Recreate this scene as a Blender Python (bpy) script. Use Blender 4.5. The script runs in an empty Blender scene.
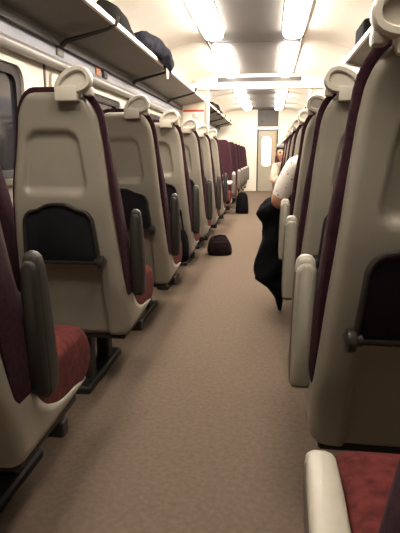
import bpy, bmesh, math, random
from mathutils import Vector, Matrix
random.seed(4)
S = bpy.context.scene
COL = S.collection

# ------------------------------------------------------------------ camera, world, exposure
FPX, VPX, VPY, CAM_Z = 530.0, 269.5, 155.5, 0.97
cam = bpy.data.cameras.new('camera'); cam_o = bpy.data.objects.new('camera', cam); COL.objects.link(cam_o)
cam.sensor_fit = 'VERTICAL'; cam.sensor_height = 24.0; cam.lens = 24.0 * FPX / 533.0
cam.clip_start = 0.02; cam.clip_end = 100
_b, _a = 266.5 - VPY, VPX - 200.0
_pitch = math.atan2(_b, FPX); _yaw = math.atan2(_a, math.hypot(_b, FPX))
cam_o.location = (0, 0, CAM_Z); cam_o.rotation_euler = (math.pi / 2 - _pitch, 0, _yaw)
S.camera = cam_o
w = bpy.data.worlds.new('night'); S.world = w; w.use_nodes = True
w.node_tree.nodes['Background'].inputs[0].default_value = (0.02, 0.025, 0.04, 1)
w.node_tree.nodes['Background'].inputs[1].default_value = 0.3
S.view_settings.view_transform = 'Standard'; S.view_settings.look = 'None'
S.view_settings.gamma = 1; S.view_settings.use_curve_mapping = False
S.view_settings.exposure = 0.0
LAMP = 42.0
LAMP_COL = (1.0, 0.88, 0.76)

# ------------------------------------------------------------------ materials
def srgb(r, g, b):
    f = lambda c: (c / 255 / 12.92) if c / 255 <= 0.04045 else ((c / 255 + 0.055) / 1.055) ** 2.4
    return (f(r), f(g), f(b), 1)
def mat(name, col, rough=0.5, var=0.06, scale=30.0, bump=0.0, bscale=200.0, metal=0.0, spec=0.5, stretch=None):
    m = bpy.data.materials.new(name); m.use_nodes = True
    nt = m.node_tree; N = nt.nodes; L = nt.links; p = N['Principled BSDF']
    p.inputs['Roughness'].default_value = rough; p.inputs['Metallic'].default_value = metal
    p.inputs['Specular IOR Level'].default_value = spec
    tc = N.new('ShaderNodeTexCoord'); nz = N.new('ShaderNodeTexNoise')
    nz.inputs['Scale'].default_value = scale; nz.inputs['Detail'].default_value = 5
    src = tc.outputs['Object']
    if stretch:
        mp = N.new('ShaderNodeMapping'); mp.inputs['Scale'].default_value = stretch
        L.new(src, mp.inputs[0]); src = mp.outputs[0]
    L.new(src, nz.inputs['Vector'])
    rp = N.new('ShaderNodeValToRGB'); rp.color_ramp.elements[0].position = 0.3; rp.color_ramp.elements[1].position = 0.7
    rp.color_ramp.elements[0].color = [max(0, c * (1 - var)) for c in col[:3]] + [1]
    rp.color_ramp.elements[1].color = [min(1, c * (1 + var)) for c in col[:3]] + [1]
    L.new(nz.outputs['Fac'], rp.inputs[0]); L.new(rp.outputs[0], p.inputs['Base Color'])
    if bump > 0:
        n2 = N.new('ShaderNodeTexNoise'); n2.inputs['Scale'].default_value = bscale; n2.inputs['Detail'].default_value = 3
        L.new(src, n2.inputs['Vector'])
        b = N.new('ShaderNodeBump'); b.inputs['Strength'].default_value = bump; b.inputs['Distance'].default_value = 0.004
        L.new(n2.outputs['Fac'], b.inputs['Height']); L.new(b.outputs[0], p.inputs['Normal'])
    return m
def emit(name, col, strength):
    m = bpy.data.materials.new(name); m.use_nodes = True
    p = m.node_tree.nodes['Principled BSDF']
    p.inputs['Base Color'].default_value = (0.8, 0.8, 0.8, 1)
    p.inputs['Emission Color'].default_value = (*col, 1); p.inputs['Emission Strength'].default_value = strength
    return m
M = {}
M['shell'] = mat('beige_plastic', (0.27, 0.25, 0.20), 0.38, 0.04, 14, 0.12, 500)
M['handle'] = mat('cream_plastic', (0.58, 0.545, 0.46), 0.35, 0.02, 20)
M['moquette'] = mat('maroon_moquette', (0.036, 0.013, 0.019), 0.95, 0.35, 60, 0.4, 700, spec=0.15)
M['cushion'] = mat('red_moquette', (0.095, 0.020, 0.018), 0.95, 0.4, 45, 0.4, 600, spec=0.15)
M['tray'] = mat('black_tray_plastic', (0.012, 0.012, 0.016), 0.6, 0.15, 30, 0.1, 400, spec=0.2)
M['knob'] = mat('dark_hinge_plastic', (0.022, 0.02, 0.018), 0.35, 0.1, 30)
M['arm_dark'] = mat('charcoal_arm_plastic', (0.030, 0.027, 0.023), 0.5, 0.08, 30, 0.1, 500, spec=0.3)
M['arm_light'] = mat('pale_grey_arm_pad', (0.36, 0.335, 0.27), 0.42, 0.06, 30, 0.1, 500)
M['arm_rim'] = mat('grey_arm_rim', (0.11, 0.095, 0.075), 0.45, 0.08, 30)
M['metal_dark'] = mat('dark_metal', (0.02, 0.018, 0.016), 0.5, 0.15, 25, metal=0.3)
M['steel'] = mat('bright_steel', (0.6, 0.58, 0.54), 0.3, 0.05, 25, metal=0.9)
M['carpet'] = mat('brown_carpet', (0.14, 0.106, 0.080), 1.0, 0.13, 55, 0.6, 260, spec=0.05)
M['wall'] = mat('cream_wall_panel', (0.62, 0.57, 0.47), 0.45, 0.03, 8)
M['bluegrey'] = mat('blue_grey_panel', (0.25, 0.265, 0.32), 0.4, 0.05, 8)
M['tube'] = mat('grey_rail', (0.36, 0.35, 0.34), 0.3, 0.04, 12)
M['ceil'] = mat('cream_ceiling', (0.80, 0.75, 0.66), 0.5, 0.02, 6)
M['ceil_mid'] = mat('grey_ceiling_strip', (0.085, 0.078, 0.073), 0.6, 0.14, 4, stretch=(1, .25, 1))
M['rack'] = mat('taupe_rack', (0.105, 0.088, 0.067), 0.5, 0.08, 16)
M['lip'] = mat('pale_rack_lip', (0.66, 0.61, 0.52), 0.35, 0.03, 16)
M['gasket'] = mat('black_gasket', (0.03, 0.025, 0.025), 0.5, 0.1, 20)
M['glass'] = mat('night_glass', (0.02, 0.02, 0.025), 0.08, 0.1, 2, spec=0.25)
M['door'] = mat('grey_door', (0.40, 0.37, 0.29), 0.45, 0.03, 8)
M['doorframe'] = mat('tan_frame', (0.45, 0.36, 0.24), 0.45, 0.05, 8)
M['slot'] = mat('dark_slot', (0.05, 0.045, 0.04), 0.6, 0.1, 20)
M['lamp'] = emit('lit_diffuser', LAMP_COL, LAMP)
M['vest'] = emit('lit_vestibule_glass', (1.0, 0.9, 0.74), 1.6)
M['skin'] = mat('skin', (0.52, 0.28, 0.18), 0.5, 0.06, 30)
M['hair'] = mat('dark_hair', (0.018, 0.012, 0.01), 0.5, 0.3, 60, 0.5, 150)
M['trouser'] = mat('dark_trousers', (0.03, 0.035, 0.05), 0.9, 0.15, 40, 0.3, 400)
M['black_cloth'] = mat('black_cloth', (0.0045, 0.0045, 0.0055), 0.95, 0.3, 40, 0.4, 300, spec=0.08)
M['bag_maroon'] = mat('dark_bag_cloth', (0.012, 0.005, 0.006), 0.9, 0.3, 30, 0.3, 300, spec=0.15)
M['bag_blue'] = mat('grey_blue_bag_cloth', (0.010, 0.010, 0.015), 0.95, 0.8, 18, 0.4, 200, spec=0.08)
M['bag_taupe'] = mat('dark_taupe_cloth', (0.008, 0.007, 0.006), 0.95, 0.3, 18, 0.4, 200, spec=0.08)
M['beige_cloth'] = mat('beige_cloth', (0.42, 0.36, 0.28), 0.9, 0.1, 30, 0.3, 300)
M['white'] = mat('white_laminate', (0.75, 0.72, 0.66), 0.4, 0.03, 20)
M['paper'] = mat('white_paper', (0.80, 0.77, 0.70), 0.7, 0.03, 20)
M['red'] = mat('red_print', (0.55, 0.06, 0.03), 0.5, 0.05, 20)
M['print'] = mat('grey_print', (0.42, 0.40, 0.37), 0.5, 0.5, 9)
M['orange'] = mat('orange_print', (0.60, 0.20, 0.07), 0.5, 0.1, 20)
M['yellow'] = mat('yellow_print', (0.65, 0.45, 0.08), 0.5, 0.1, 20)
def shirt_mat():
    m = mat('white_dotted_shirt', (0.74, 0.70, 0.63), 0.85, 0.04, 30, 0.2, 200, spec=0.1)
    nt = m.node_tree; N = nt.nodes; L = nt.links; p = N['Principled BSDF']
    tc = N.new('ShaderNodeTexCoord'); v = N.new('ShaderNodeTexVoronoi'); v.inputs['Scale'].default_value = 42
    v.inputs['Randomness'].default_value = 0.5
    L.new(tc.outputs['Object'], v.inputs['Vector'])
    r = N.new('ShaderNodeValToRGB'); r.color_ramp.interpolation = 'LINEAR'
    r.color_ramp.elements[0].position = 0.20; r.color_ramp.elements[0].color = (1, 1, 1, 1)
    r.color_ramp.elements[1].position = 0.27; r.color_ramp.elements[1].color = (0, 0, 0, 1)
    L.new(v.outputs['Distance'], r.inputs[0])
    mx = N.new('ShaderNodeMix'); mx.data_type = 'RGBA'
    old = p.inputs['Base Color'].links[0].from_socket
    L.new(r.outputs[0], mx.inputs[0]); L.new(old, mx.inputs[6]); mx.inputs[7].default_value = (0.30, 0.22, 0.18, 1)
    L.new(mx.outputs[2], p.inputs['Base Color'])
    return m
M['shirt'] = shirt_mat()

# ------------------------------------------------------------------ helpers
def link(name, bm, m, parent=None, smooth=40, loc=None):
    me = bpy.data.meshes.new(name)
    bmesh.ops.recalc_face_normals(bm, faces=bm.faces)
    bm.to_mesh(me); bm.free()
    for k in (m if isinstance(m, list) else [m]): me.materials.append(M[k])
    if smooth:
        for p in me.polygons: p.use_smooth = True
        me.set_sharp_from_angle(angle=math.radians(smooth))
    o = bpy.data.objects.new(name, me); COL.objects.link(o)
    if parent: o.parent = parent
    if loc: o.location = loc
    return o
def empty(name, loc=(0, 0, 0), rz=0, label=None, cat=None, group=None):
    o = bpy.data.objects.new(name, None); COL.objects.link(o); o.empty_display_size = 0.1
    o.location = loc; o.rotation_euler = (0, 0, rz); tag(o, label, cat, group); return o
def tag(o, label=None, cat=None, group=None, kind=None):
    for k, v in (('label', label), ('category', cat), ('group', group), ('kind', kind)):
        if v: o[k] = v
    return o
def struct(name, bm, m, parent=None, smooth=40, loc=None):
    o = link(name, bm, m, parent, smooth, loc)
    if not parent: o['kind'] = 'structure'
    return o
def copy_tree(o, parent=None):
    c = o.copy(); COL.objects.link(c); c.parent = parent
    for ch in list(o.children): copy_tree(ch, c)
    return c
def box(bm, x0, x1, y0, y1, z0, z1, bev=0.0, seg=2, mi=0):
    vs = [bm.verts.new((x, y, z)) for x in (x0, x1) for y in (y0, y1) for z in (z0, z1)]
    fs = [bm.faces.new([vs[i] for i in q]) for q in ((0, 1, 3, 2), (4, 6, 7, 5), (0, 4, 5, 1), (2, 3, 7, 6), (0, 2, 6, 4), (1, 5, 7, 3))]
    for f in fs: f.material_index = mi
    if bev > 0:
        bmesh.ops.bevel(bm, geom=list({e for f in fs for e in f.edges}), offset=bev, segments=seg, profile=0.6, affect='EDGES')
    return bm
def loft(bm, rings, cap0=True, cap1=True, mi=0):
    R = [[bm.verts.new(p) for p in r] for r in rings]; n = len(R[0])
    for a, b in zip(R, R[1:]):
        for i in range(n):
            f = bm.faces.new((a[i], a[(i + 1) % n], b[(i + 1) % n], b[i])); f.material_index = mi
    if cap0: bm.faces.new(list(reversed(R[0]))).material_index = mi
    if cap1: bm.faces.new(R[-1]).material_index = mi
    return R
def tube(bm, path, rad, n=10, mi=0):
    P = [Vector(p) for p in path]; rings = []; up = Vector((0, 0, 1))
    for i, p in enumerate(P):
        t = (P[min(i + 1, len(P) - 1)] - P[max(i - 1, 0)]).normalized()
        a = t.cross(up)
        if a.length < 1e-3: a = t.cross(Vector((0, 1, 0)))
        a.normalize(); b = a.cross(t)
        r = rad[i] if isinstance(rad, (list, tuple)) else rad
        rings.append([p + a * (r * math.cos(2 * math.pi * k / n)) + b * (r * math.sin(2 * math.pi * k / n)) for k in range(n)])
    loft(bm, rings, mi=mi)
def interp(tab, z):
    if z <= tab[0][0]: return tab[0][1]
    for (a, va), (b, vb) in zip(tab, tab[1:]):
        if z <= b:
            t = (z - a) / (b - a); return va + (vb - va) * t
    return tab[-1][1]
def smooth_interp(tab, z, w=0.04):
    return sum(interp(tab, z + w * k / 2) for k in (-2, -1, 0, 1, 2)) / 5
def rrect(hw, z0, z1, rb, rt, n=6):
    """rounded rectangle outline in x,z; counter-clockwise from bottom right"""
    pts = []
    for cx, cz, r, a0 in ((hw - rb, z0 + rb, rb, -90), (hw - rt, z1 - rt, rt, 0), (-hw + rt, z1 - rt, rt, 90), (-hw + rb, z0 + rb, rb, 180)):
        for k in range(n + 1):
            a = math.radians(a0 + 90 * k / n); pts.append((cx + r * math.cos(a), cz + r * math.sin(a)))
    out = []
    for i, p in enumerate(pts):               # subdivide long sides
        q = pts[(i + 1) % len(pts)]; d = math.hypot(q[0] - p[0], q[1] - p[1]); out.append(p)
        k = int(d / 0.07)
        for j in range(1, k): out.append((p[0] + (q[0] - p[0]) * j / k, p[1] + (q[1] - p[1]) * j / k))
    return out
def sstep(a, b, x):
    t = min(1, max(0, (x - a) / (b - a))); return t * t * (3 - 2 * t)

def sm_sections(S_, k=3):
    out = []
    for i in range(len(S_) - 1):
        for j in range(k):
            t = j / k; p0 = S_[max(i - 1, 0)]; p1 = S_[i]; p2 = S_[i + 1]; p3 = S_[min(i + 2, len(S_) - 1)]
            out.append(tuple(.5 * (2 * b + (c - a) * t + (2 * a - 5 * b + 4 * c - d) * t * t + (3 * b - a - 3 * c + d) * t ** 3) for a, b, c, d in zip(p0, p1, p2, p3)))
    out.append(S_[-1]); return out

# ------------------------------------------------------------------ room shell
XL, XR, XC = -1.42, 1.03, -0.195
Y0, Y1 = -3.2, 15.0
YP = 8.55                                       # mid-coach screen
ZC = 2.2
bm = bmesh.new(); box(bm, XL - .1, XR + .1, Y0, Y1 + .2, -0.06, 0); floor = struct('floor', bm, 'carpet', smooth=0)
def profile_strip(bm, prof, ya, yb, th=0.02, mi=0):
    """extrude an x,z profile along y with a little thickness outward (upward)"""
    n = len(prof); A = []
    for y in (ya, yb):
        A.append([bm.verts.new((x, y, z)) for x, z in prof] + [bm.verts.new((x, y, z + th)) for x, z in reversed(prof)])
    k = len(A[0])
    for i in range(k): bm.faces.new((A[0][i], A[0][(i + 1) % k], A[1][(i + 1) % k], A[1][i])).material_index = mi
    for a in A:
        for i in range(n - 1): bm.faces.new((a[i], a[i + 1], a[k - 2 - i], a[k - 1 - i])).material_index = mi
def side_prof(s):
    hw = (XC - XL) if s < 0 else (XR - XC)
    pts = []
    for k in range(13):
        t = k / 12 * math.pi / 2
        pts.append((XC + s * (0.50 + (hw - 0.50) * math.cos(t) ** 0.9), 1.74 + (ZC - 1.74) * math.sin(t) ** 0.8))
    pts.append((XC + s * 0.45, ZC + 0.015))
    return pts
ceil_e = empty('ceiling'); tag(ceil_e, kind='structure')
seams = [Y0, -1.5, 0.4, 2.2, 4.05, 6.2, 8.75, 11.2, 13.2, Y1]
for s in (-1, 1):
    for a, b in zip(seams, seams[1:]):
        bm = bmesh.new(); profile_strip(bm, side_prof(s), a + .006, b - .006, 0.02); link('cove_panel', bm, 'ceil', ceil_e)
    bm = bmesh.new(); profile_strip(bm, [(x, z + .025) for x, z in side_prof(s)], Y0, Y1, 0.02); link('cove_backing', bm, 'slot', ceil_e)
for a, b in zip(seams, seams[1:]):
    bm = bmesh.new(); box(bm, XC - .505, XC + .505, a + .004, b - .004, ZC - .012, ZC + .03, 0.006, 1); link('centre_panel', bm, 'ceil_mid', ceil_e, 30)
for sx in (-1, 1):
    bm = bmesh.new(); box(bm, XC + sx * .505 - .012, XC + sx * .505 + .012, Y0, Y1, ZC - .03, ZC + .02, .004, 1); link('strip_edge', bm, 'rack', ceil_e)

# walls with window openings
WIN = [(-2.7, -1.1), (-0.6, 1.0), (1.42, 3.02), (3.46, 5.06), (5.5, 7.1), (9.3, 10.9), (11.4, 13.0)]
ZW0, ZW1 = 0.84, 1.46
def wall(side):
    X, o = (XL, -1) if side == 'left' else (XR, 1)
    x0, x1 = sorted((X, X + o * .06))
    e = empty('wall_' + side); tag(e, kind='structure')
    bm = bmesh.new(); box(bm, x0, x1, Y0, Y1, 0, ZW0); link('lower_panel', bm, 'wall', e, 0)
    bm = bmesh.new(); box(bm, x0, x1, Y0, Y1, ZW1, 1.60); link('upper_panel', bm, 'wall', e, 0)
    bm = bmesh.new(); box(bm, *sorted((X - o * .03, X + o * .06)), Y0, Y1, 1.585, 1.80, .008, 1); link('reservation_panel', bm, 'bluegrey', e, 30)
    bm = bmesh.new(); tube(bm, [(X - o * .045, Y0, 1.55), (X - o * .045, 8.2, 1.55)], .034, 14); link('cable_duct', bm, 'tube', e, 60)
    ys = [Y0] + [v for a in WIN for v in a] + [Y1]
    for a, b in zip(ys[::2], ys[1::2]):
        bm = bmesh.new(); box(bm, x0, x1, a, b, ZW0, ZW1); link('pillar', bm, 'wall', e, 0)
        if b - a > .2:
            yy = b - .1
            bm = bmesh.new(); box(bm, *sorted((X - o * .006, X + o * .01)), yy - .012, yy + .012, ZW0, 1.53); link('pillar_seam', bm, 'gasket', e, 0)
    bm = bmesh.new(); box(bm, *sorted((X - o * .05, X)), Y0, Y1, 0, .14, .01, 1); bb = struct('baseboard_' + side, bm, 'metal_dark', None, 30)
wall('left'); wall('right')
def window(n, X, o, ya, yb):
    e = empty('window_%d' % n); tag(e, kind='structure')
    cy = (ya + yb) / 2; hw = (yb - ya) / 2
    def ring(h, z0, z1, r, x): return [(x, cy + a, b) for a, b in rrect(h, z0, z1, r, r)]
    bm = bmesh.new()
    loft(bm, [ring(hw + .03, ZW0 - .03, ZW1 + .03, .03, X + o * .02), ring(hw + .03, ZW0 - .03, ZW1 + .03, .03, X - o * .02),
              ring(hw, ZW0, ZW1, .085, X - o * .02), ring(hw - .008, ZW0 + .008, ZW1 - .008, .085, X + o * .03)], False, False)
    # outline counts match because all rings use the same sampling below
    link('window_surround', bm, 'wall', e, 30)
    bm = bmesh.new()
    loft(bm, [ring(hw - .006, ZW0 + .006, ZW1 - .006, .085, X - o * .006), ring(hw - .05, ZW0 + .05, ZW1 - .05, .06, X + o * .004), ring(hw - .05, ZW0 + .05, ZW1 - .05, .06, X + o * .03)], False, False)
    link('gasket', bm, 'gasket', e, 30)
    bm = bmesh.new(); box(bm, *sorted((X + o * .022, X + o * .034)), ya + .02, yb - .02, ZW0 + .02, ZW1 - .02); link('pane', bm, 'glass', e, 0)
# rings with differing sizes need equal point counts: resample by a fixed count
_rr = rrect
def rrect_fixed(hw, z0, z1, rb, rt, n=6):
    pts = []
    for cx, cz, r, a0 in ((hw - rb, z0 + rb, rb, -90), (hw - rt, z1 - rt, rt, 0), (-hw + rt, z1 - rt, rt, 90), (-hw + rb, z0 + rb, rb, 180)):
        for k in range(n + 1):
            a = math.radians(a0 + 90 * k / n); pts.append((cx + r * math.cos(a), cz + r * math.sin(a)))
    return pts
def rrect_sub(hw, z0, z1, rb, rt, n=6, ks=8):
    pts = rrect_fixed(hw, z0, z1, rb, rt, n); out = []; m = n + 1
    for i, p in enumerate(pts):
        out.append(p)
        if i % m == m - 1:
            q = pts[(i + 1) % len(pts)]
            for j in range(1, ks): out.append((p[0] + (q[0] - p[0]) * j / ks, p[1] + (q[1] - p[1]) * j / ks))
    return out
rrect = rrect_fixed
n = 0
for X, o in ((XL, -1), (XR, 1)):
    for ya, yb in WIN:
        n += 1; window(n, X, o, ya, yb)

# end wall with door
e = empty('wall_end'); tag(e, kind='structure')
DX0, DX1 = -.345, .215
bm = bmesh.new(); box(bm, XL, DX0, Y1, Y1 + .08, 0, ZC + .05); link('end_panel', bm, 'ceil', e, 0)
bm = bmesh.new(); box(bm, DX1, XR, Y1, Y1 + .08, 0, ZC + .05); link('end_panel', bm, 'ceil', e, 0)
bm = bmesh.new(); box(bm, DX0, DX1, Y1, Y1 + .08, 1.74, ZC + .05); link('header_panel', bm, 'ceil_mid', e, 0)
bm = bmesh.new(); box(bm, DX0 - .02, DX1 + .02, Y1 - .03, Y1 + .02, 1.655, 1.74, .008, 1); link('door_pelmet', bm, 'white', e, 30)
bm = bmesh.new(); box(bm, -.25, -.21, Y1 - .04, Y1, 1.85, 1.90, .008, 1); link('sensor', bm, 'slot', e, 30)
d = empty('door_1', (0, 0, 0)); tag(d, kind='structure')
bm = bmesh.new(); box(bm, DX0, DX1, Y1 + .03, Y1 + .06, 0, 1.66, 0); link('door_leaf', bm, 'door', d, 0)
bm = bmesh.new()
for x in (DX0, DX1 - .03): box(bm, x, x + .03, Y1 - .015, Y1 + .03, 0, 1.66, .004, 1)
link('door_frame', bm, 'metal_dark', d, 30)
bm = bmesh.new(); box(bm, .07, .15, Y1 + .0, Y1 + .035, 0.62, 1.60, .006, 1); link('door_post', bm, 'doorframe', d, 30)
cy_ = -.09
def drect(h, z0, z1, r, y): return [(cy_ + a, y, b) for a, b in rrect(h, z0, z1, r, r)]
bm = bmesh.new(); loft(bm, [drect(.145, .66, 1.50, .1, Y1 + .03), drect(.145, .66, 1.50, .1, Y1 + .012), drect(.125, .68, 1.48, .09, Y1 + .012), drect(.125, .68, 1.48, .09, Y1 + .03)], False, False)
link('window_gasket', bm, 'doorframe', d, 30)
bm = bmesh.new(); loft(bm, [drect(.125, .68, 1.48, .09, Y1 + .024), drect(.125, .68, 1.48, .09, Y1 + .029)]); link('lit_pane', bm, 'vest', d, 30)
# back wall behind the photographer
bm = bmesh.new(); box(bm, XL, XR, Y0 - .08, Y0, 0, ZC + .05); struct('wall_back', bm, 'wall', smooth=0)

# mid-coach screen: posts, lintel with dark slot, side partitions
e = empty('wall_mid'); tag(e, kind='structure')
PL, PR = -.985, .60
for x0, x1 in ((XL, PL), (PR, XR)):
    bm = bmesh.new(); box(bm, x0, x1, YP, YP + .05, 0, 2.18, .006, 1); link('screen_panel', bm, 'wall', e, 30)
for x in (PL, PR):
    bm = bmesh.new(); box(bm, x - .03, x + .03, YP - .03, YP + .08, 0, 2.0, .012, 2); link('screen_post', bm, 'tube', e, 40)
bm = bmesh.new(); box(bm, XL + .1, XR - .1, YP - .06, YP + .12, 1.965, 2.065, .012, 2); link('lintel', bm, 'ceil', e, 40)
bm = bmesh.new(); box(bm, XL + .25, XR - .25, YP - .02, YP + .10, 2.06, 2.2); link('lintel_riser', bm, 'ceil', e, 0)
bm = bmesh.new(); box(bm, -.82, .45, YP - .03, YP - .015, 2.072, 2.138); link('lintel_slot', bm, 'slot', e, 0)

# ------------------------------------------------------------------ ceiling lamps
def lamp(x, ya, yb, label):
    e = empty('ceiling_lamp', (x, (ya + yb) / 2, ZC), 0, label, 'ceiling lamp', 'strip lamps in two rows along the ceiling')
    h = (yb - ya) / 2
    def ring(hw, hl, r, z): return [(a, b, z) for a, b in rrect(hw, -hl, hl, r, r)]
    bm = bmesh.new(); loft(bm, [ring(.105, h, .09, .03), ring(.105, h, .09, -.01), ring(.10, h - .005, .085, -.025), ring(.095, h - .01, .08, -.06), ring(.075, h - .03, .065, -.085), ring(.04, h - .065, .035, -.095)])
    link('diffuser', bm, 'lamp', e, 60)
    bm = bmesh.new(); loft(bm, [ring(.118, h + .013, .1, .03), ring(.118, h + .013, .1, -.012), ring(.104, h - .001, .089, -.012), ring(.104, h - .001, .089, .03)], False, False)
    link('trim_ring', bm, 'tube', e, 40)
LAMPS = [(0.40, 1.08), (2.5, 3.7), (4.2, 5.75), (6.4, 8.4), (8.95, 9.7), (10.1, 10.9), (11.3, 12.1), (12.5, 13.2), (13.6, 14.3)]
LLAB = ['strip lamp almost overhead, over the %s seats', 'strip lamp just ahead overhead, above the %s seats',
        'glowing strip lamp over the %s seats, nearest the camera in view', 'glowing strip lamp over the %s seats, last before the mid-coach screen'] + \
       ['small glowing lamp over the %%s seats, %s beyond the mid-coach screen' % k for k in ('first', 'second', 'third', 'fourth', 'last')]
for i, (a, b) in enumerate(LAMPS):
    lamp(XC - .395, a, b, LLAB[i] % 'left')
    lamp(XC + .395, a, b, LLAB[i] % 'right')

# ------------------------------------------------------------------ luggage racks
def rack(o, ya, yb, label, bars):
    X = XL if o < 0 else XR
    xi, xl = X - o * .035, (-1.02 if o < 0 else .67)
    e = empty('luggage_rack', ((xi + xl) / 2, ya, 1.70), 0, label, 'luggage rack', 'luggage racks along the side walls')
    ox, oy, oz = e.location
    P = lambda x, y, z: (x - ox, y - oy, z - oz)
    def slab(xa, za, xb, zb, th, ya, yb):
        return [[P(xa, y, za), P(xb, y, zb), P(xb, y, zb + th), P(xa, y, za + th)] for y in (ya, yb)]
    bm = bmesh.new(); loft(bm, slab(xi, 1.715, xl, 1.79, .018, ya, yb)); link('shelf', bm, 'rack', e, 30)
    bm = bmesh.new(); loft(bm, [[P(xl, y, 1.785), P(xl - o * .018, y, 1.789), P(xl - o * .022, y, 1.815), P(xl - o * .01, y, 1.822), P(xl, y, 1.815)] for y in (ya, yb)]); link('front_lip', bm, 'lip', e, 50)
    bm = bmesh.new(); box(bm, *sorted((xi - ox, xi - o * .03 - ox)), 0, yb - ya, -.04, .03); link('wall_edge_shade', bm, 'slot', e, 0)  # dark strip standing in for the shadow where the shelf meets the wall
    for y in bars:
        bm = bmesh.new()
        tube(bm, [P(xi - o * .03, y, 1.66), P(xi - o * .07, y, 1.692), P(xl + o * .03, y + .03, 1.762), P(xl - o * .025, y + .04, 1.79), P(xl - o * .04, y + .04, 1.84)], [.022, .016, .011, .011, .012], 8)
        link('support_arm', bm, 'metal_dark', e, 60)
    if yb < 14:
        bm = bmesh.new(); loft(bm, [[P(xi, y, 1.70), P(xl - o * .03, y, 1.778), P(xl - o * .03, y, 1.86), P(xi, y, 1.86)] for y in (yb - .012, yb + .012)]); link('end_plate', bm, 'lip', e, 30)
rack(-1, -3.0, 8.45, 'long taupe luggage rack over the left windows, in front of the screen', [1.65, 3.5, 5.35, 7.2])
rack(-1, 9.0, 14.9, 'distant luggage rack over the left windows, beyond the screen', [10.2, 12, 13.6])
rack(1, -3.0, 5.2, 'luggage rack over the right windows, ending behind the tall seat backs', [1.65, 3.5])
rack(1, 9.0, 14.9, 'distant luggage rack over the right windows, beyond the screen', [10.2, 12, 13.6])

# ------------------------------------------------------------------ seats
HW, ZB, ZT = .217, .255, 1.185
HWT = [(.25, .217), (.42, .217), (.55, .207), (.66, .199), (.80, .185), (.92, .174), (1.05, .160), (1.12, .148), (1.2, .141)]     # shell half width
HWO = [(.25, .217), (.42, .215), (.55, .200), (.70, .190), (.85, .178), (1.04, .145), (1.2, .118)]     # its outer side
BWT = [(.25, .221), (.45, .217), (.645, .213), (.84, .199), (.92, .186), (1.01, .174), (1.06, .171), (1.11, .165), (1.2, .153)]     # upholstery
BWO = [(.25, .221), (.45, .218), (.66, .208), (.85, .195), (1.04, .162), (1.2, .135)]
def tf(x, z, m, back=False):
    t = (BWT if back else HWT) if x * m >= 0 else (BWO if back else HWO)
    return smooth_interp(t, z) / .217
YBACK = [(.25, .03), (.36, .0), (.47, -.04), (.65, -.075), (.82, -.097), (1.0, -.10), (1.1, -.108), (1.19, -.13)]
YFRONT = [(.40, .17), (.48, .165), (.55, .135), (.68, .085), (.80, .05), (.95, .01), (1.1, -.02), (1.2, -.045)]
def yb_(z): return smooth_interp(YBACK, z)
def yf_(z): return smooth_interp(YFRONT, z)
def rbox_sd(x, z, hw, z0, z1, r0, r1):
    cz = (z0 + z1) / 2; r = r1 if z > cz else r0
    qx = abs(x) - (hw - r); qz = abs(z - cz) - ((z1 - z0) / 2 - r)
    return math.hypot(max(qx, 0), max(qz, 0)) + min(max(qx, qz), 0) - r
def shell_mesh(m):
    bm = bmesh.new()
    RT, RB, ER = .10, .05, .028
    zs = [ZB + v for v in (0, .002, .005, .009)] + [ZB + .014 + .006 * k for k in range(25)] + [v for v in [ZB + .06 + (ZT - .10 - ZB - .06) * k / 63 for k in range(1, 64)] if v > ZB + .165] + [ZT - v for v in (.085, .07, .055, .042, .03, .02, .011, .004, 0)]
    ss = [-1, -.99, -.97, -.94, -.90, -.85, -.8] + [-.8 + 1.6 * k / 44 for k in range(1, 44)] + [.8, .85, .90, .94, .97, .99, 1]
    rows = []
    for z in zs:
        h = HW
        if z > ZT - RT: d = z - (ZT - RT); h = HW - RT + math.sqrt(max(0, RT * RT - d * d))
        if z < ZB + RB: d = ZB + RB - z; h = HW - RB + math.sqrt(max(0, RB * RB - d * d))
        row = []
        for s in ss:
            x0 = h * s; x = x0 * tf(x0, z, m)
            sd = -rbox_sd(x0, z, HW, ZB, ZT, RB, RT)
            q = max(0, 1 - max(sd, 0) / ER)
            y = yb_(z) + ER * (1 - math.sqrt(max(0, 1 - q * q)))
            y += .010 * (x / HW) ** 2
            # recessed head panel, knee panel
            hwp = .100 + .022 * sstep(1.06, .84, z)
            a = -rbox_sd(x + m * .012, z, hwp, .835, 1.055, .03, .045)
            y += .020 * sstep(0, .012, a)
            b = -rbox_sd(x, z, .137, .20, .575, .03, .05)
            y += .020 * sstep(0, .012, b)
            row.append(bm.verts.new((x, y, z)))
        rows.append(row)
    for a, b in zip(rows, rows[1:]):
        for i in range(len(a) - 1): bm.faces.new((a[i], a[i + 1], b[i + 1], b[i]))
    loop = [r[0] for r in rows[::-1]] + rows[0][1:-1] + [r[-1] for r in rows] + rows[-1][-2:0:-1]
    RET = [(.255, .50), (.27, .47), (.285, .40), (.30, .30), (.33, .18), (.37, .11), (.45, .09), (.6, .05), (.75, .032), (1.0, .028), (1.2, .025)]
    prev = loop
    for t in (.12, .4, .7, 1.0):
        cur = []
        for v in loop:
            r = smooth_interp(RET, v.co.z, .03); zz = v.co.z + (.012 * t * sstep(.4, .2, v.co.z) if abs(v.co.x) < .2 else 0)
            if v.co.z < .33: zz = v.co.z + .02 * t * t * sstep(.33, .29, v.co.z)
            xx = v.co.x * (1 - .02 * t * (1 if v.co.z > .45 else 0))
            cur.append(bm.verts.new((xx, v.co.y + r * t, zz)))
        k = len(loop)
        for i in range(k): bm.faces.new((prev[i], prev[(i + 1) % k], cur[(i + 1) % k], cur[i]))
        prev = cur
    return bm
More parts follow.
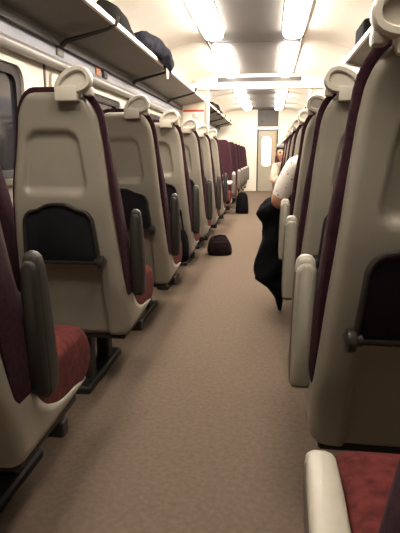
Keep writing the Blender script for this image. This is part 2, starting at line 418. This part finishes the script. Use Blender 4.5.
def backrest_mesh(m):
    bm = bmesh.new(); rings = []
    z0, z1 = .40, 1.205
    def ring(ins, t):
        out = []
        for x, z in rrect_sub(HW + .004 - ins, z0 + ins, z1 - ins, max(.02, .05 - ins * .5), max(.02, .103 - ins * .5), 6, 10):
            x *= tf(x, z, m, True)
            wing = .030 * sstep(.09, .2, abs(x)) * sstep(.4, .55, z)
            yfr = yf_(z) - .02 + wing
            y = yb_(z) + .045 + (yfr - yb_(z) - .045) * t
            out.append((x, y, z))
        return out
    rings = [ring(.03, 0), ring(.006, 0), ring(0, .1), ring(0, .45), ring(.002, .7), ring(.010, .9), ring(.022, .98), ring(.04, 1.0), ring(.07, 1.0), ring(.11, 1.0), ring(.15, 1.0), ring(.19, 1.0)]
    loft(bm, rings); return bm
def cushion_mesh():
    bm = bmesh.new(); rings = []
    N = 22
    for k in range(N + 1):
        t = k / N; y = .06 + .485 * t
        zt = .462 + .012 * math.sin(t * math.pi) - .05 * sstep(.80, 1.0, t) ** 2
        zb = .285 + .03 * sstep(.75, 1, t)
        end = 1.0
        if t > .86: end = math.sqrt(max(.02, 1 - ((t - .86) / .14) ** 2))
        if t < .04: end = .9
        cz = (zt + zb) / 2; hz = (zt - zb) / 2 * (.35 + .65 * end); hx = (HW - .004) * (.93 + .07 * end)
        rr = min(.04, hz * .9)
        rings.append([(a, y, cz + b) for a, b in rrect(hx, -hz, hz, rr * .6, rr)])
    loft(bm, rings); return bm
def tray_mesh(hwt, hwb, z0, z1, r, y0, y1, bump):
    def out(g, dy):
        pts = []
        for a, b in rrect_sub(1, 0, 1, .0001, .0001, 1, 12): pass
        pts = []
        base = rrect_sub(hwb - g, z0 + g, z1 - g, max(.008, r * .6 - g), max(.008, r - g), 6, 12)
        for x, z in base:
            t = (z - z0) / (z1 - z0); x *= 1 + (hwt / hwb - 1) * t
            if z > z1 - .05: z += bump * math.exp(-(x / .06) ** 4) * sstep(z1 - .05, z1 - g, z)
            z += .006 * (1 - (x / hwb) ** 2) * t
            pts.append((x, yb_(z) + dy, z))
        return pts
    bm = bmesh.new()
    loft(bm, [out(.004, y0), out(0, y0 - .004), out(0, y1 + .004), out(.005, y1)]); return bm
def rim_mesh(hwt, hwb, z0, z1, r):
    def out(g, dy):
        pts = []
        for x, z in rrect_sub(hwb - g, z0 + g, z1 - g, max(.008, r * .6 - g), max(.008, r - g), 6, 12):
            t = (z - z0) / (z1 - z0); x *= 1 + (hwt / hwb - 1) * t
            if z > z1 - .05: z += .022 * math.exp(-(x / .06) ** 4) * sstep(z1 - .05, z1 - g, z)
            z += .006 * (1 - (x / hwb) ** 2) * t
            pts.append((x, yb_(z) + dy, z))
        return pts
    bm = bmesh.new()
    R = loft(bm, [out(-.001, -.012), out(-.001, -.030), out(.004, -.033), out(.011, -.030), out(.012, -.022)], False, False); return bm
def handle_mesh(m):
    """cream grab handle on the top corner: a clamp block and a leaning loop with a recessed web"""
    bm = bmesh.new()
    cx = m * .090; y0 = -.135
    xa, xb = sorted((cx - m * .061, cx + m * .018))
    box(bm, xa, xb, y0 - .018, y0 + .05, 1.150, 1.200, .009, 2)          # clamp block on the outer half
    xa, xb = sorted((cx + m * .030, cx + m * .060))
    box(bm, xa, xb, y0 + .004, y0 + .05, 1.170, 1.200, .008, 2)          # inner foot behind the upholstery
    pts = [(-.055, 1.186), (-.050, 1.206), (-.034, 1.228), (-.008, 1.246), (.022, 1.255), (.045, 1.248), (.057, 1.226), (.052, 1.202), (.032, 1.190), (.005, 1.186), (-.025, 1.184)]
    arc = [t[:2] for t in sm_sections([a + (0, 0) for a in pts + pts[:1]], 2)][:-1]
    loft(bm, [[(cx + m * a, yy, b) for a, b in arc] for yy in (y0 - .004, y0 + .016)])
    rings = []; n = len(arc)
    for k, (a, b) in enumerate(arc):
        p, q = arc[k - 1], arc[(k + 1) % n]
        tx, tz = q[0] - p[0], q[1] - p[1]; L_ = math.hypot(tx, tz); nx, nz = -tz / L_, tx / L_
        rings.append([(cx + m * (a + nx * .0095 * c), y0 + .002 + .019 * s_, b + nz * .0095 * c) for c, s_ in ((1, -.7), (1, .7), (.6, 1), (-.6, 1), (-1, .7), (-1, -.7), (-.6, -1), (.6, -1))])
    loft(bm, rings + rings[:1], False, False)
    bmesh.ops.remove_doubles(bm, verts=bm.verts, dist=1e-6)
    return bm
def arm_mesh():
    """armrest body pointing up from its pivot at the origin"""
    bm = bmesh.new(); rings = []
    for z, hx, ya, yb in ((-.035, .010, -.012, .016), (-.032, .018, -.022, .026), (-.02, .023, -.028, .034), (.02, .025, -.030, .040), (.12, .0245, -.029, .038), (.22, .023, -.027, .032), (.28, .021, -.024, .026), (.305, .018, -.02, .02), (.316, .012, -.013, .012), (.32, .005, -.006, .005)):
        c = (ya + yb) / 2; h = (yb - ya) / 2
        rings.append([(a, c + b, z) for a, b in rrect(hx, -h, h, min(hx, h) * .55, min(hx, h) * .55, 4)])
    loft(bm, rings)
    for f in bm.faces: f.material_index = 1 if f.calc_center_median().z > .27 else 0
    return bm
def pad_mesh():
    """padded strip following the rear face of the arm"""
    bm = bmesh.new(); rings = []
    YA = [(-.035, -.024), (-.02, -.028), (.02, -.030), (.12, -.029), (.22, -.027), (.28, -.024), (.30, -.020)]
    HX = [(-.035, .018), (-.02, .022), (.02, .024), (.12, .0235), (.22, .022), (.28, .020), (.305, .016)]
    for dy, g in ((.012, .001), (-.002, .001), (-.007, .004), (-.009, .009)):
        r = []
        for x, z in rrect_sub(.0235 - g, -.024 + g, .304 - g, .012, .018, 5, 8):
            r.append((x * interp(HX, z) / .0235, interp(YA, z) + dy, z))
        rings.append(r)
    loft(bm, rings); return bm
def pedestal_mesh():
    bm = bmesh.new()
    box(bm, -.19, .19, .06, .44, .235, .262, .006, 1)
    box(bm, -.03, .03, .10, .16, .03, .24, .008, 1)
    box(bm, -.03, .03, .34, .40, .03, .24, .008, 1)
    box(bm, -.045, .045, .02, .50, .0, .035, .008, 1)
    box(bm, -.20, .20, .30, .34, .19, .238, .004, 1)
    return bm
MESH = {}
def seat_proto(m, arm_kind, aisle=True):
    e = empty('train_seat')
    key = (m,)
    sh = link('shell', shell_mesh(m), 'shell', e, 60)
    sm = sh.modifiers.new('thickness', 'SOLIDIFY'); sm.thickness = .006; sm.offset = -1
    link('backrest', backrest_mesh(m), 'moquette', e, 60)
    link('seat_cushion', cushion_mesh(), 'cushion', e, 60)
    t = link('tray_table', tray_mesh(.128, .146, .575, .775, .045, -.004, -.024, .022), 'tray', e, 40)
    link('tray_rim', rim_mesh(.128, .146, .575, .775, .045), 'knob', t, 60)
    for sx in ((m,) if aisle else (1, -1)):
        bm = bmesh.new()
        x0 = sx * .128; yk = yb_(.585) - .030
        tube(bm, [(x0, yk + .004, .585), (x0 + sx * .012, yk + .002, .585)], .014, 12)
        tube(bm, [(x0 + sx * .012, yk, .585), (x0 + sx * .016, yk, .585), (x0 + sx * .030, yk, .585), (x0 + sx * .034, yk, .585)], [.022, .026, .026, .021], 14)
        tube(bm, [(x0 + sx * .022, yk, .585), (x0 + sx * .022, yk + .045, .585)], .012, 10)
        link('hinge_knob', bm, 'knob', t, 50)
    link('pedestal', pedestal_mesh(), 'metal_dark', e, 30)
    if aisle:
        link('grab_handle', handle_mesh(m), 'handle', e, 50)
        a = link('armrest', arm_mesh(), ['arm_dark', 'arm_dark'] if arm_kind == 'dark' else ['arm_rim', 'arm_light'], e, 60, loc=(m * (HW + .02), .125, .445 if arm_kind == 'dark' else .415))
        if arm_kind != 'dark': a.scale.x = 1.25
        a.rotation_euler = (math.radians(5), 0, 0)
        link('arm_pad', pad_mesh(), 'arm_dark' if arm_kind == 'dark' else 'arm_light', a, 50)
        bm = bmesh.new(); tube(bm, [(-m * .02, .0, -.005), (-m * .034, .0, -.005)], .012, 12); link('pivot_cap', bm, 'steel', a, 50)
    return e
def place(proto, x, y, label, rz=0, group=None, used=set()):
    if proto.name in used: o = copy_tree(proto)
    else: o = proto; used.add(proto.name)
    o.location = (x, y, 0); o.rotation_euler = (0, 0, rz)
    tag(o, label, 'seat', group); return o
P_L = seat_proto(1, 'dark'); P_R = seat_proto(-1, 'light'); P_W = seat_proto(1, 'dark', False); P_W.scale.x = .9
XSL, XSR = -.537 - HW, .115 + HW
XWL, XWR = XSL - .430, XSR + .430
PITCH = .86
LY = [1.0 + .88 * i + (.06 if i else 0) for i in range(7)]
RY = [.335 + PITCH * i + (0 if i else .055) for i in range(8)]
oo = ['first', 'second', 'third', 'fourth', 'fifth', 'sixth', 'seventh', 'eighth']
GA, GB = 'aisle seats left of the aisle seen from behind', 'aisle seats right of the aisle seen from behind'
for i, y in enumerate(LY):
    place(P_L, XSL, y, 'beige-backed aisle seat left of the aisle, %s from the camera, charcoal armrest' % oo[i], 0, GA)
for i, y in enumerate(RY):
    o = place(P_R, XSR, y, ('red aisle seat nearest the camera with its pale armrest lowered' if i == 0 else
              'beige-backed aisle seat right of the aisle, %s beyond the lowered armrest' % oo[i - 1]), 0, GB)
    if i == 0:
        for ch in o.children:
            lowered = [ch for ch in o.children if ch.name.startswith('armrest')]
for ch in lowered: ch.rotation_euler = (math.radians(-79), 0, 0)
for i, y in enumerate(LY):
    place(P_W, XWL, y, 'window seat beside the %s beige-backed seat left of the aisle' % oo[i], 0, 'left window seats seen from behind')
for i, y in enumerate(RY[1:5]):
    place(P_W, XWR, y, 'window seat behind the %s raised pale armrest right of the aisle' % oo[i], 0, 'right window seats seen from behind')
FY = [8.05, 9.45, 10.45, 11.45, 12.45, 13.45]
P_FL = seat_proto(-1, 'light'); P_FR = seat_proto(1, 'light')
for i, y in enumerate(FY):
    place(P_FL, XSL, y, 'maroon seat facing the camera left of the aisle, %s beyond the white table' % oo[i], math.pi, 'left seats facing the camera')
for i, y in enumerate(FY):
    place(P_FR, XSR, y, 'maroon seat facing the camera right of the aisle, %s past the beige backs' % oo[i], math.pi, 'right seats facing the camera')

# ------------------------------------------------------------------ table in the bay
t = empty('bay_table', (-.93, 7.10, 0), 0, 'white bay table between the last beige seat and first facing maroon seat', 'table')
bm = bmesh.new(); loft(bm, [[(a, b, z) for a, b in rrect(.44 - g, -.20 + g, .20 - g, .05, .05)] for z, g in ((.60, .006), (.606, 0), (.622, 0), (.63, .006))]); link('table_top', bm, 'white', t, 40)
bm = bmesh.new(); tube(bm, [(-.1, 0, 0.0), (-.1, 0, .02), (-.1, 0, .021), (-.1, 0, .60)], [.13, .12, .03, .03], 14); link('table_leg', bm, 'metal_dark', t, 40)

# ------------------------------------------------------------------ soft things
def blob(bm, rings, n=22, wob=.0, seed=0, flat=2.6, mi=0):
    """closed loft through (cx,cy,cz,hx,hy) sections stacked in z, super-elliptic, with folds"""
    rnd = random.Random(seed); ph = [rnd.uniform(0, 6.28) for _ in range(6)]
    R = []
    for j, (cx, cy, cz, hx, hy) in enumerate(rings):
        r = []
        for k in range(n):
            a = 2 * math.pi * k / n; c, s = math.cos(a), math.sin(a)
            q = (abs(c) ** flat + abs(s) ** flat) ** (-1 / flat)
            f = 1 + wob * (math.sin(3 * a + ph[0] + j * .5) + .6 * math.sin(5 * a + ph[1] - j * .3) + .4 * math.sin(8 * a + ph[2] + j * .9))
            r.append((cx + hx * c * q * f, cy + hy * s * q * f, cz + wob * .15 * hx * math.sin(2 * a + ph[3])))
        R.append(r)
    loft(bm, R, mi=mi)
# black coat hanging over the arm into the aisle
bm = bmesh.new()
sec = [(.150, 3.31, .735, .02, .03), (.125, 3.31, .735, .06, .06), (.085, 3.31, .70, .10, .085), (.050, 3.31, .645, .115, .09), (.048, 3.31, .60, .102, .09), (.058, 3.31, .54, .084, .08), (.055, 3.30, .46, .092, .085), (.042, 3.29, .37, .098, .08),
       (.022, 3.28, .27, .092, .075), (.012, 3.28, .215, .086, .07), (.036, 3.28, .185, .064, .06), (.058, 3.28, .15, .046, .05), (.078, 3.28, .10, .03, .042), (.086, 3.28, .05, .018, .03), (.09, 3.28, .010, .010, .02)]
blob(bm, [tuple(s) for s in sm_sections(sec, 4)], 34, .085, 7, 2.2)
o = link('coat', bm, 'black_cloth', None, 70); tag(o, 'black coat draped over the arm of the dotted-shirt passenger, hanging into the aisle', 'coat')

# dark bag on the aisle floor
b = empty('holdall', (-.475, 5.22, 0), .25, 'dark holdall on the aisle floor beside the fifth left seat', 'bag')
bm = bmesh.new(); blob(bm, sm_sections([(0, 0, 0, .10, .09), (0, 0, .02, .118, .105), (0, 0, .09, .112, .10), (0, 0, .145, .094, .08), (0, 0, .175, .075, .05), (0, 0, .185, .06, .02)], 2), 28, .025, 3, 4); link('body', bm, 'bag_maroon', b, 60)
bm = bmesh.new(); tube(bm, [(-.06, -.03, .165), (-.05, -.05, .19), (0, -.07, .20), (.05, -.05, .19), (.06, -.03, .165)], .009, 8); link('strap', bm, 'black_cloth', b, 60)
bm = bmesh.new(); box(bm, -.07, .07, -.115, -.09, .04, .14, .012, 2); link('pocket', bm, 'bag_maroon', b, 40)
# black bag hanging at the fourth seat back
yk = LY[3] + yb_(.585) - .05
b = empty('shoulder_bag', (XSL + .155, yk - .03, .22), 0, 'black shoulder bag hanging behind the fourth left seat', 'bag')
bm = bmesh.new(); blob(bm, sm_sections([(0, 0, .03, .04, .02), (0, 0, .045, .062, .035), (0, 0, .12, .066, .04), (0, 0, .20, .055, .03), (0, 0, .25, .035, .014)], 2), 24, .04, 9, 3); link('body', bm, 'black_cloth', b, 60)
bm = bmesh.new(); tube(bm, [(-.03, 0, .23), (-.006, .0, .37), (.003, .0, .384), (.012, .0, .37), (.03, 0, .23)], .006, 6); link('strap', bm, 'black_cloth', b, 60)
# far bag
b = empty('rucksack', (-.44, 9.1, 0), .1, 'black rucksack on the floor by the distant facing seats', 'bag')
bm = bmesh.new(); blob(bm, sm_sections([(0, 0, 0, .09, .08), (0, 0, .03, .11, .10), (0, 0, .22, .10, .09), (0, 0, .33, .07, .05), (0, 0, .36, .03, .02)], 2), 22, .03, 5, 3); link('body', bm, 'black_cloth', b, 60)
bm = bmesh.new(); box(bm, -.06, .06, -.11, -.085, .05, .18, .012, 2); link('pocket', bm, 'black_cloth', b, 40)

# things on the racks
bm = bmesh.new()
blob(bm, sm_sections([(-1.13, 4.0, 1.812, .08, .36), (-1.13, 4.0, 1.84, .10, .42), (-1.13, 3.95, 1.90, .095, .36), (-1.13, 3.88, 1.96, .08, .25), (-1.13, 3.85, 1.985, .04, .14)], 3), 26, .06, 2, 2.4)
tag(link('folded_coat', bm, 'bag_taupe', None, 60), 'dark folded coat lying on the left rack, nearer the camera than the grey rucksack', 'coat')
b = empty('travel_bag', (-1.08, 4.87, 1.80), 0, 'grey-blue bag slumped over the lip of the left luggage rack', 'bag')
bm = bmesh.new()
P = [(-.02, -.40, .06, .03, .03), (-.02, -.34, .09, .07, .06), (.0, -.20, .10, .09, .09), (.03, .0, .08, .11, .11), (.05, .16, .06, .115, .12), (.06, .30, .03, .11, .11), (.07, .42, .01, .08, .09), (.07, .48, .0, .03, .04)]
R = []
rnd = random.Random(5)
for j, (cx, cy, cz, hx, hz) in enumerate(sm_sections(P, 3)):
    r = []
    for k in range(20):
        a = 2 * math.pi * k / 20
        f = 1 + .07 * math.sin(3 * a + j * .7) + .05 * math.sin(5 * a - j)
        r.append((cx + hx * f * math.cos(a), cy, max(cz + hz * f * math.sin(a), -.09 if cx + hx * f * math.cos(a) > .09 else .026)))
    R.append(r)
loft(bm, R); link('body', bm, 'bag_blue', b, 70)
bm = bmesh.new(); tube(bm, [(.07, .32, -.0), (.09, .40, .02), (.10, .46, .05), (.10, .47, .10), (.09, .45, .13)], .012, 8); link('strap', bm, 'black_cloth', b, 60)
bm = bmesh.new(); loft(bm, [[(.115, y0, z), (.125, y0, z), (.125, y1, z), (.115, y1, z)] for z, y0, y1 in ((-.13, .22, .25), (-.07, .20, .29), (.0, .18, .30))]); link('hanging_tag', bm, 'lip', b, 30)
b = empty('suitcase', (.79, 4.62, 1.79), 0, 'dark case standing on the right luggage rack', 'bag')
bm = bmesh.new(); box(bm, -.11, .10, -.20, .22, .0, .20, .03, 3); link('body', bm, 'black_cloth', b, 40)
bm = bmesh.new(); tube(bm, [(0, -.07, .195), (0, -.06, .225), (0, .06, .225), (0, .07, .195)], .009, 8); link('handle', bm, 'black_cloth', b, 40)
for k, (y, hx, h) in enumerate(((10.3, .12, .17), (11.0, .13, .2), (11.8, .11, .15))):
    bm = bmesh.new(); blob(bm, sm_sections([(-1.13, y, 1.78, hx, .22), (-1.13, y, 1.84, hx, .26), (-1.13, y, 1.78 + h * .8, hx * .8, .2), (-1.13, y, 1.78 + h, hx * .4, .1)], 2), 20, .05, k + 20, 2.6)
    tag(link('luggage', bm, ['bag_taupe', 'bag_blue', 'black_cloth'][k], None, 60), ['brownish bag on the far left rack just past the screen', 'grey-blue bag on the far left rack between two darker bags', 'black bag deepest on the far left rack'][k], 'bag', 'bags on the far left rack')

# notices and wall fittings
n_ = empty('poster', (-1.20, YP - .004, 1.52), 0, 'notice with red heading on the left screen above the seats', 'poster')
bm = bmesh.new(); box(bm, -.165, .165, -.006, 0, -.17, .15, .002, 1); link('sheet', bm, 'paper', n_, 0)
bm = bmesh.new(); box(bm, -.165, .165, -.008, -.004, .12, .15); link('red_heading', bm, 'red', n_, 0)
bm = bmesh.new(); box(bm, -.02, .14, -.008, -.004, -.02, .09); link('picture', bm, 'print', n_, 0)
XF = XL + .03
bm = bmesh.new(); box(bm, XF, XF + .008, 4.30, 4.40, 1.60, 1.69, .002, 1); tag(link('sticker', bm, 'orange', None, 30), 'orange sticker on the blue-grey panel under the left rack', 'sticker')
bm = bmesh.new(); box(bm, XF, XF + .02, 4.47, 4.57, 1.60, 1.70, .006, 1); tag(link('reservation_display', bm, 'gasket', None, 30), 'small black display on the blue-grey panel beside the orange sticker', 'display')
bm = bmesh.new(); box(bm, XF, XF + .008, 3.50, 3.62, 1.61, 1.69, .002, 1); tag(link('number_plate', bm, 'rack', None, 30), 'small taupe plate on the blue-grey panel under the nearest rack arm', 'plate')
bm = bmesh.new(); box(bm, XL + .0, XL + .012, 2.60, 2.68, .98, 1.06, .003, 1); tag(link('window_sticker', bm, 'yellow', None, 30), 'yellow sticker on the dark window behind the second left seat', 'sticker')
# papers and cup on the table
bm = bmesh.new(); box(bm, -.58, -.50, 6.98, 7.26, .63, .634); tag(link('newspaper', bm, 'paper', None, 0), 'white newspaper lying at the aisle edge of the bay table', 'paper')
bm = bmesh.new(); R = []
for z, r in ((.63, .03), (.632, .032), (.70, .038), (.72, .04), (.722, .036), (.65, .03)): R.append([(-.64 + r * math.cos(a * math.pi / 8), 7.06 + r * math.sin(a * math.pi / 8), z) for a in range(16)])
loft(bm, R); tag(link('paper_cup', bm, 'paper', None, 50), 'white paper cup on the bay table', 'cup')

# ------------------------------------------------------------------ people
def skin_body(name, V, E, mats, picker, parent, root=0):
    me = bpy.data.meshes.new(name); me.from_pydata([v[0] for v in V], E, [])
    o = bpy.data.objects.new(name, me); COL.objects.link(o)
    md = o.modifiers.new('skin', 'SKIN'); md.use_smooth_shade = True; md.branch_smoothing = .5
    for i, v in enumerate(V):
        r = v[1]; r = (r, r) if not isinstance(r, tuple) else r
        me.skin_vertices[0].data[i].radius = r; me.skin_vertices[0].data[i].use_root = (i == root)
    sd = o.modifiers.new('sub', 'SUBSURF'); sd.levels = 2; sd.render_levels = 2
    bpy.context.view_layer.update()
    dg = bpy.context.evaluated_depsgraph_get()
    new = bpy.data.meshes.new_from_object(o.evaluated_get(dg))
    o.modifiers.clear(); o.data = new
    new.materials.clear()
    for k in mats: new.materials.append(M[k])
    for p in new.polygons: p.use_smooth = True; p.material_index = picker(p.center)
    o.parent = parent; return o
def seated(name, root, label, J, hair_len, mats, facing=1):
    """J: joints in local metres, y forward."""
    e = empty(name, root, 0 if facing > 0 else math.pi, label, 'person')
    V = []; E = []; idx = {}
    def add(n, p, r, par=None):
        idx[n] = len(V); V.append((p, r))
        if par is not None: E.append((idx[par], idx[n]))
    g = lambda n: J[n]
    mix = lambda a, b, t: tuple(x + (y - x) * t for x, y in zip(a, b))
    add('pelvis', g('pelvis'), (.13, .11)); add('waist', mix(g('pelvis'), g('chest'), .5), (.125, .10), 'pelvis')
    add('chest', g('chest'), (.14, .105), 'waist'); add('collar', mix(g('chest'), g('neck'), .7), (.10, .075), 'chest')
    add('neck', g('neck'), .052, 'collar'); h = g('head')
    add('jaw', (h[0], h[1] + .012, h[2] - .055), (.062, .068), 'neck'); add('face', (h[0], h[1] + .004, h[2] + .01), (.074, .088), 'jaw'); add('crown', (h[0], h[1] - .01, h[2] + .075), (.058, .07), 'face')
    for s in ('l', 'r'):
        sh, el, wr = g('shoulder_' + s), g('elbow_' + s), g('wrist_' + s)
        add('sh' + s, sh, .066, 'collar'); add('ua' + s, mix(sh, el, .5), .062, 'sh' + s); add('el' + s, el, .050, 'ua' + s)
        add('fa' + s, mix(el, wr, .4), .040, 'el' + s); add('wr' + s, wr, .027, 'fa' + s)
        d = Vector(wr) - Vector(el); d.normalize(); side = d.cross(Vector((0, 0, 1))).normalized()
        palm = Vector(wr) + d * .055; add('pa' + s, tuple(palm), (.036, .018), 'wr' + s)
        for q in range(4):
            off = side * (.027 - .018 * q); ln = (.060, .072, .068, .052)[q]
            a = palm + d * .03 + off; b_ = a + d * ln * .5 + Vector((0, 0, -.008)); c_ = b_ + d * ln * .4 + Vector((0, 0, -.022))
            add('fA%s%d' % (s, q), tuple(a), .010, 'pa' + s); add('fB%s%d' % (s, q), tuple(b_), .0088, 'fA%s%d' % (s, q)); add('fC%s%d' % (s, q), tuple(c_), .0075, 'fB%s%d' % (s, q))
        tsd = 1 if s == 'l' else -1
        a = Vector(wr) + d * .03 + side * (.03 * tsd); b_ = a + d * .035 + side * (.018 * tsd); add('tA' + s, tuple(a), .012, 'wr' + s); add('tB' + s, tuple(b_), .0095, 'tA' + s)
        hp, kn, an = g('hip_' + s), g('knee_' + s), g('ankle_' + s)
        add('hp' + s, hp, .088, 'pelvis'); add('th' + s, mix(hp, kn, .5), .076, 'hp' + s); add('kn' + s, kn, .058, 'th' + s)
        add('ca' + s, mix(kn, an, .4), .054, 'kn' + s); add('an' + s, an, .036, 'ca' + s); add('ft' + s, (an[0], an[1] + .14, .036), (.042, .032), 'an' + s)
    def picker(c):
        if c.z < .10: return 3
        near = lambda a: (Vector(a) - c).length
        if c.z < g('pelvis')[2] + .05 and not (min(near(g('wrist_l')), near(g('wrist_r'))) < .14): return 2
        if c.z > g('neck')[2] - .01: return 0
        for s in ('l', 'r'):
            sh, el, wr = Vector(g('shoulder_' + s)), Vector(g('elbow_' + s)), Vector(g('wrist_' + s))
            v = wr - el; t = (c - el).dot(v) / v.length_squared
            if t > -.05 and (c - (el + v * min(max(t, 0), 1.7))).length < .085: return 0
            v = el - sh; t = (c - sh).dot(v) / v.length_squared
            if t > .86 and (c - el).length < .085: return 0
        return 1
    skin_body('body', V, E, mats, picker, e)
    hx, hy, hz = h
    # hair cap
    bm = bmesh.new(); bmesh.ops.create_uvsphere(bm, u_segments=20, v_segments=14, radius=1)
    dele = [v for v in bm.verts if (v.co.y > .35 and v.co.z < .35) or v.co.z < -hair_len]
    bmesh.ops.delete(bm, geom=dele, context='VERTS')
    for v in bm.verts: v.co = Vector((hx + v.co.x * .088, hy - .012 + v.co.y * .106, hz + .02 + v.co.z * .112))
    hh = link('hair', bm, 'hair', e, 80); s_ = hh.modifiers.new('thickness', 'SOLIDIFY'); s_.thickness = .012
    # face: eyes, nose, mouth, ears
    bm = bmesh.new()
    for s in (-1, 1):
        bmesh.ops.create_uvsphere(bm, u_segments=8, v_segments=6, radius=.011, matrix=Matrix.Translation((hx + s * .03, hy + .083, hz + .012)))
    link('eyes', bm, 'hair', e, 60)
    bm = bmesh.new(); loft(bm, [[(hx - w_, hy + .082, z), (hx + w_, hy + .082, z), (hx, hy + .086 + d_, z)] for z, w_, d_ in ((hz + .015, .006, .004), (hz - .01, .010, .014), (hz - .028, .014, .022), (hz - .034, .010, .010))]); link('nose', bm, 'skin', e, 60)
    bm = bmesh.new(); bmesh.ops.create_uvsphere(bm, u_segments=10, v_segments=6, radius=1, matrix=Matrix.Translation((hx, hy + .075, hz - .058)) @ Matrix.Diagonal((.022, .012, .006, 1))); link('mouth', bm, 'red', e, 60)
    bm = bmesh.new()
    for s in (-1, 1): bmesh.ops.create_uvsphere(bm, u_segments=10, v_segments=8, radius=1, matrix=Matrix.Translation((hx + s * .080, hy - .005, hz - .005)) @ Matrix.Diagonal((.010, .020, .032, 1)))
    link('ears', bm, 'skin', e, 60)
    return e
J1 = dict(pelvis=(0.03, .0, .55), chest=(-.03, -.03, .83), neck=(-.02, -.01, 1.02), head=(.03, .04, 1.135),
          shoulder_l=(-.165, -.02, .925), elbow_l=(-.255, -.0, .70), wrist_l=(-.17, .22, .655), shoulder_r=(.13, -.02, .97), elbow_r=(.18, .05, .71), wrist_r=(.06, .24, .62),
          hip_l=(-.07, .05, .53), knee_l=(-.09, .38, .50), ankle_l=(-.09, .32, .07), hip_r=(.12, .05, .53), knee_r=(.12, .38, .50), ankle_r=(.12, .30, .07))
seated('person', (.31, RY[3] + .27, 0), 'person in white dotted shirt leaning into the aisle with black coat over the arm', J1, .55, ['skin', 'shirt', 'trouser', 'black_cloth'])
J2 = dict(pelvis=(0.0, .05, .54), chest=(.04, .10, .76), neck=(.10, .15, .90), head=(.125, .19, 1.0),
          shoulder_l=(-.06, .10, .86), elbow_l=(-.10, .22, .64), wrist_l=(.02, .38, .60), shoulder_r=(.20, .11, .84), elbow_r=(.24, .24, .62), wrist_r=(.12, .40, .60),
          hip_l=(-.09, .08, .53), knee_l=(-.09, .46, .50), ankle_l=(-.09, .44, .07), hip_r=(.09, .08, .53), knee_r=(.09, .46, .50), ankle_r=(.09, .44, .07))
seated('person', (.30, FY[0] - .22, 0), 'dark-haired person in beige leaning out from a distant facing seat on the right', J2, .75, ['skin', 'beige_cloth', 'trouser', 'black_cloth'], -1)
